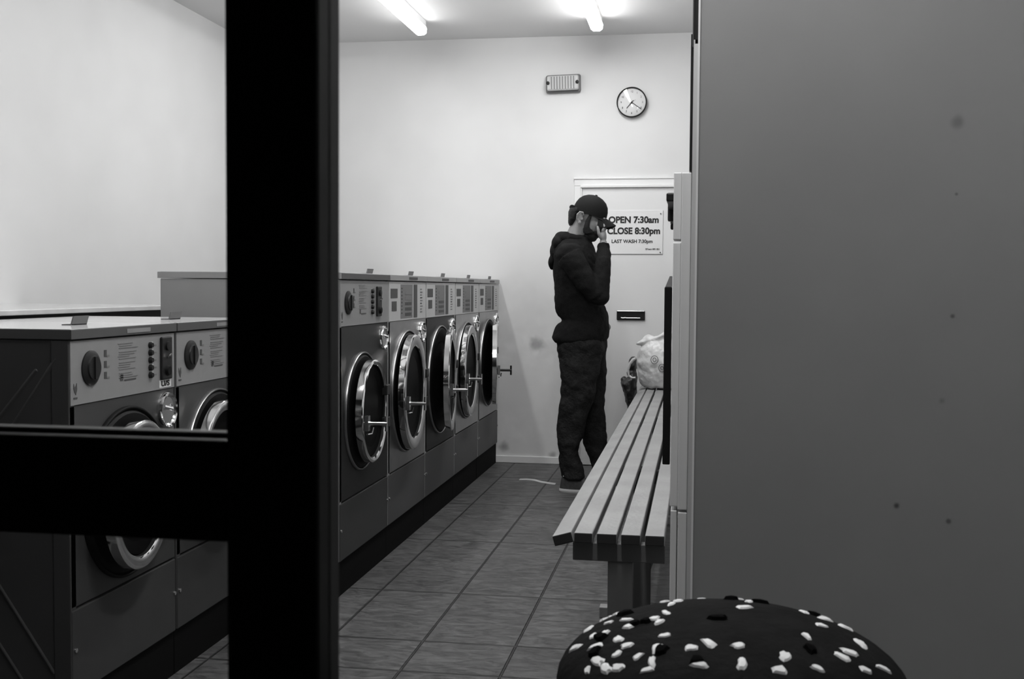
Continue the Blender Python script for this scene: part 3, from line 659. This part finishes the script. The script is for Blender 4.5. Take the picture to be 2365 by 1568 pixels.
b.tube([(.130, -.19, 1.175), (.142, -.165, 1.28), (.148, -.125, 1.38), (.145, -.075, 1.445), (.143, -.058, 1.484)], [.054, .052, .047, .040, .038], J, 18)
b.tube([(-.04, .18, 1.41), (-.04, .215, 1.29), (-.01, .215, 1.14)], [.072, .064, .058], J, 18); b.tube([(-.01, .215, 1.14), (.07, .19, 1.05), (.12, .145, 1.0)], [.056, .052, .046], J, 18)
top = b.build('hooded_top', man); remesh(top, .007, 2, .018, .06)
b = MB()
b.ell((-.085, 0, 1.517), (.075, .10, .045), J, rot=(R(12), 'Y')); b.ell((-.13, 0, 1.49), (.045, .115, .055), J); b.ell((-.148, 0, 1.43), (.036, .10, .065), J, rot=(R(-10), 'Y')); b.ell((-.166, 0, 1.385), (.027, .085, .05), J, rot=(R(12), 'Y')); b.ell((-.172, 0, 1.355), (.018, .05, .025), J)
b.tube([(-.06, -.075, 1.525), (-.01, -.078, 1.515), (.035, -.05, 1.495), (.045, 0, 1.485), (.035, .05, 1.495), (-.01, .078, 1.515), (-.06, .075, 1.525)], [.025, .022, .02, .018, .02, .022, .025], J, 12)
o = b.build('hood', top); remesh(o, .006, 3, .008, .05)
# trousers
b = MB(); P = M_trouser
b.loft([(.70, -.10, .12, -.082, .085), (.80, -.122, .14, -.06, .11), (.90, -.13, .155, -.04, .13), (.98, -.12, .14, -.0, .13)], P); b.loft([(.70, -.08, .152, .082, .085), (.80, -.11, .152, .06, .11), (.90, -.12, .16, .04, .13), (.98, -.11, .14, .0, .13)], P)
b.loft([(.085, -.088, .046, -.085, .062), (.10, -.092, .047, -.085, .064), (.14, -.098, .038, -.085, .064), (.21, -.106, .016, -.085, .062), (.29, -.118, .022, -.085, .066), (.37, -.121, .045, -.085, .070), (.49, -.115, .075, -.085, .076), (.57, -.099, .095, -.085, .080), (.68, -.104, .115, -.085, .086), (.80, -.123, .14, -.08, .09)], P)
b.loft([(.085, .078, .20, .085, .062), (.127, .072, .195, .085, .064), (.20, .046, .18, .085, .064), (.277, .024, .166, .085, .066), (.34, .0, .158, .085, .070), (.42, -.02, .157, .085, .076), (.50, -.03, .150, .085, .078), (.65, -.05, .152, .085, .086), (.80, -.09, .152, .08, .09)], P)
o = b.build('trousers', man); remesh(o, .007, 2, .032, .08)
b = MB(); b.tube([(.150, -.03, .88), (.156, -.05, .84), (.153, -.05, .80)], .003, M_dark, 8); b.build('drawstring', man)
# shoes
def shoe(x, y):
    b = MB(); b.loft([(.018, x - .005, x + .275, y, .044), (.045, x + .0, x + .272, y, .046), (.07, x + .004, x + .20, y, .042), (.095, x + .010, x + .125, y, .036), (.112, x + .016, x + .10, y, .034)], M_shoe); o = b.build('shoe', man); remesh(o, .005, 2)
    b = MB(); b.loft([(.0, x - .004, x + .28, y, .046), (.010, x - .008, x + .286, y, .049), (.022, x - .005, x + .280, y, .047)], M_sole, p=2.6); q = b.build('sole', o); q['label'] = 'pale rubber sole'
    b = MB(); b.tube([(x + .02, y - .036, .100), (x + .07, y - .040, .086), (x + .11, y - .035, .10)], .0028, M_sole, 8); b.build('piping', o)
shoe(-.10, -.09); shoe(.055, .085)

# ------------------------------------------------------------------ small marks on the floor
b = MB(); pts = [(-1.106, 7.12), (-1.06, 7.135), (-1.01, 7.12), (-.96, 7.06), (-.90, 7.02), (-.86, 7.0)]  # pale curved streak laid over the tiles
for i in range(len(pts) - 1):
    a, c = Vector((*pts[i], 0)), Vector((*pts[i + 1], 0)); b.add([a + Vector((0, -.02, .0005)), c + Vector((0, -.02, .0005)), c + Vector((0, .02, .0035)), a + Vector((0, .02, .0035)), a + Vector((0, -.02, .0)), c + Vector((0, -.02, 0)), c + Vector((0, .02, .0)), a + Vector((0, .02, 0))], [(0, 1, 2, 3), (7, 6, 5, 4), (0, 4, 5, 1), (2, 6, 7, 3)], mat('pale_streak', .5, .7) if 'pale_streak' not in MATS else MATS['pale_streak'])
tag(b.build('pale_streak'), 'thin pale curved streak on the floor left of the standing person', 'litter')

# ------------------------------------------------------------------ foreground stool
st = thing('stool', 'round dark padded stool flecked with white, in front of the grey cabinet', 'stool', (.047, 1.45, 0))
CZ = .722
b = MB(); pr = [(.17, -.10), (.205, -.09), (.217, -.06), (.22, -.02), (.22, 0)]
for i in range(1, 13):
    a = math.pi / 2 * i / 12; pr.append((.22 * math.cos(a) if i < 12 else 0, .089 * math.sin(a)))
b.lathe(pr, M_stool, 72, T=Matrix.Translation((0, 0, CZ)))
LIGHT=[(-0.195,-0.022,0.04,0.007,-0.008,0.005),(-0.166,-0.056,0.054,0.009,-0.003,0.004),(-0.184,0.04,0.046,0.003,0.011,0.0),(-0.173,-0.016,0.054,0.001,0.009,0.001),(-0.157,-0.025,0.062,0.002,0.006,0.001),(-0.138,-0.058,0.065,0.004,-0.008,0.0),(-0.126,-0.081,0.065,0.008,0.0,0.002),(-0.132,0.006,0.071,0.009,-0.008,0.003),(-0.111,-0.111,0.062,0.005,0.005,0.003),(-0.134,-0.121,0.051,0.007,-0.004,0.002),(-0.172,-0.099,0.038,0.0,0.005,0.002),(-0.128,-0.026,0.072,0.004,-0.006,0.001),(-0.096,-0.012,0.08,0.004,-0.002,0.001),(-0.089,-0.029,0.081,0.004,0.007,0.001),(-0.082,0.009,0.082,0.005,-0.015,0.001),(-0.076,0.059,0.08,0.004,0.019,-0.002),(-0.068,0.083,0.078,0.003,0.009,-0.001),(-0.086,0.101,0.071,0.003,-0.008,0.002),(-0.081,-0.072,0.077,0.008,0.001,0.001),(-0.089,-0.101,0.07,0.002,0.015,0.004),(-0.094,-0.127,0.062,-0.001,0.011,0.003),(-0.099,-0.139,0.056,0.008,-0.0,0.002),(-0.049,-0.107,0.075,0.008,-0.001,0.001),(-0.028,-0.098,0.079,0.006,-0.01,-0.002),(0.006,-0.101,0.079,0.007,0.004,0.001),(-0.039,-0.141,0.067,0.009,-0.003,-0.0),(0.009,-0.137,0.07,0.001,0.011,0.003),(0.059,-0.112,0.073,0.002,0.01,0.002),(0.051,-0.14,0.066,0.008,0.002,-0.0),(0.089,-0.049,0.079,0.003,-0.009,-0.002),(0.018,0.033,0.088,0.009,0.007,-0.001),(0.027,0.087,0.081,0.004,0.012,-0.002),(0.009,0.118,0.075,0.012,0.0,0.0),(0.098,0.077,0.073,0.002,-0.011,0.001),(0.112,0.074,0.07,0.008,-0.005,-0.001),(0.123,0.063,0.069,0.009,0.008,-0.004),(0.112,0.01,0.076,0.007,0.005,-0.002),(0.147,0.053,0.063,0.009,-0.003,-0.003),(0.158,-0.011,0.062,0.005,-0.016,-0.003),(0.139,-0.058,0.065,0.01,0.002,-0.003),(0.128,-0.078,0.065,0.009,-0.003,-0.004),(0.178,-0.056,0.047,0.009,0.004,-0.005),(0.095,-0.121,0.064,0.007,-0.002,-0.002),(0.153,-0.086,0.054,0.007,0.001,-0.003),(-0.156,0.019,0.062,0.006,-0.002,0.003),(-0.137,-0.094,0.058,0.005,0.005,0.003),(-0.161,-0.092,0.048,0.009,-0.014,0.0),(-0.149,-0.114,0.047,0.005,-0.01,-0.001)]
DARK=[(-0.136,0.045,0.068,0.008,-0.012,0.004),(-0.12,-0.019,0.074,0.006,-0.0,0.002),(-0.106,-0.02,0.078,0.005,-0.003,0.001),(-0.162,-0.034,0.059,0.009,-0.015,0.002),(-0.166,-0.07,0.051,0.006,-0.003,0.003),(-0.084,-0.107,0.07,0.003,0.009,0.003),(-0.017,-0.025,0.088,0.012,0.001,0.0),(-0.042,-0.134,0.069,0.008,-0.0,0.001),(0.004,0.103,0.079,0.011,0.015,-0.004),(0.041,0.092,0.079,0.018,0.0,0.0),(0.11,0.073,0.071,0.007,-0.005,-0.001),(0.09,-0.084,0.074,0.006,0.003,-0.001)]
rnd = random.Random(3)
for k in range(60):       # the pattern goes on round the back and the rim
    a = rnd.uniform(R(10), R(170)) if k < 26 else rnd.uniform(0, 2 * math.pi); e = rnd.uniform(R(10), R(50)) if k < 26 else rnd.uniform(R(-30), R(3))
    r_ = .22 * math.cos(max(e, 0)); z = .089 * math.sin(e) if e > 0 else e * .13
    if k < 26 and math.sin(a) * r_ < .06: continue
    dd = rnd.uniform(0, 6.28); LIGHT.append((r_ * math.cos(a), r_ * math.sin(a), z, .008 * math.cos(dd), .008 * math.sin(dd), 0))
def fleck(q, m, hgt, wk):
    wk *= .75 + .5 * abs(math.sin(q[0] * 431 + q[1] * 77))
    p = Vector(q[:3]); d = Vector(q[3:]); n_ = Vector((p.x / .22 ** 2, p.y / .22 ** 2, max(p.z, 0) / .089 ** 2)).normalized()
    d = (d - n_ * d.dot(n_)); ln = min(max(d.length * 1.05, .0072), .0125); d = d.normalized() if d.length > 1e-6 else n_.orthogonal(); s_ = n_.cross(d)
    n = 12; vs = [p + n_ * hgt + Vector((0, 0, CZ))]; fs = []
    for k, (sc, h) in enumerate(((.7, hgt * .8), (1, -.001))):
        for i in range(n):
            a = 2 * math.pi * i / n; w_ = (1 + .12 * math.sin(3 * a + q[0] * 90)) * (1 + .2 * math.sin(2 * a) ** 2) * (1 + .10 * math.sin(5 * a + q[1] * 300))
            vs.append(p + (d * math.cos(a) * ln * sc + s_ * math.sin(a) * wk * sc) * w_ + n_ * h + Vector((0, 0, CZ)))
    for i in range(n): fs.append((0, 1 + i, 1 + (i + 1) % n)); fs.append((1 + i, 1 + n + i, 1 + n + (i + 1) % n, 1 + (i + 1) % n))
    b.add(vs, fs, m, True)
for q in LIGHT: fleck(q, M_fleck, .0022, .0058)
for q in DARK: fleck(q, M_fleckd, .005, .0085)
b.build('seat', st)
b = MB(); b.lathe([(.16, .60), (.17, .62), (0, .62)], M_dark, 40); b.lathe([(.03, .04), (.03, .61)], M_chromer, 24); b.build('column', st)
b = MB(); b.lathe([(.2, 0), (.2, .012), (.06, .035), (.03, .05), (0, .05)], M_chromer, 48); b.build('base', st)
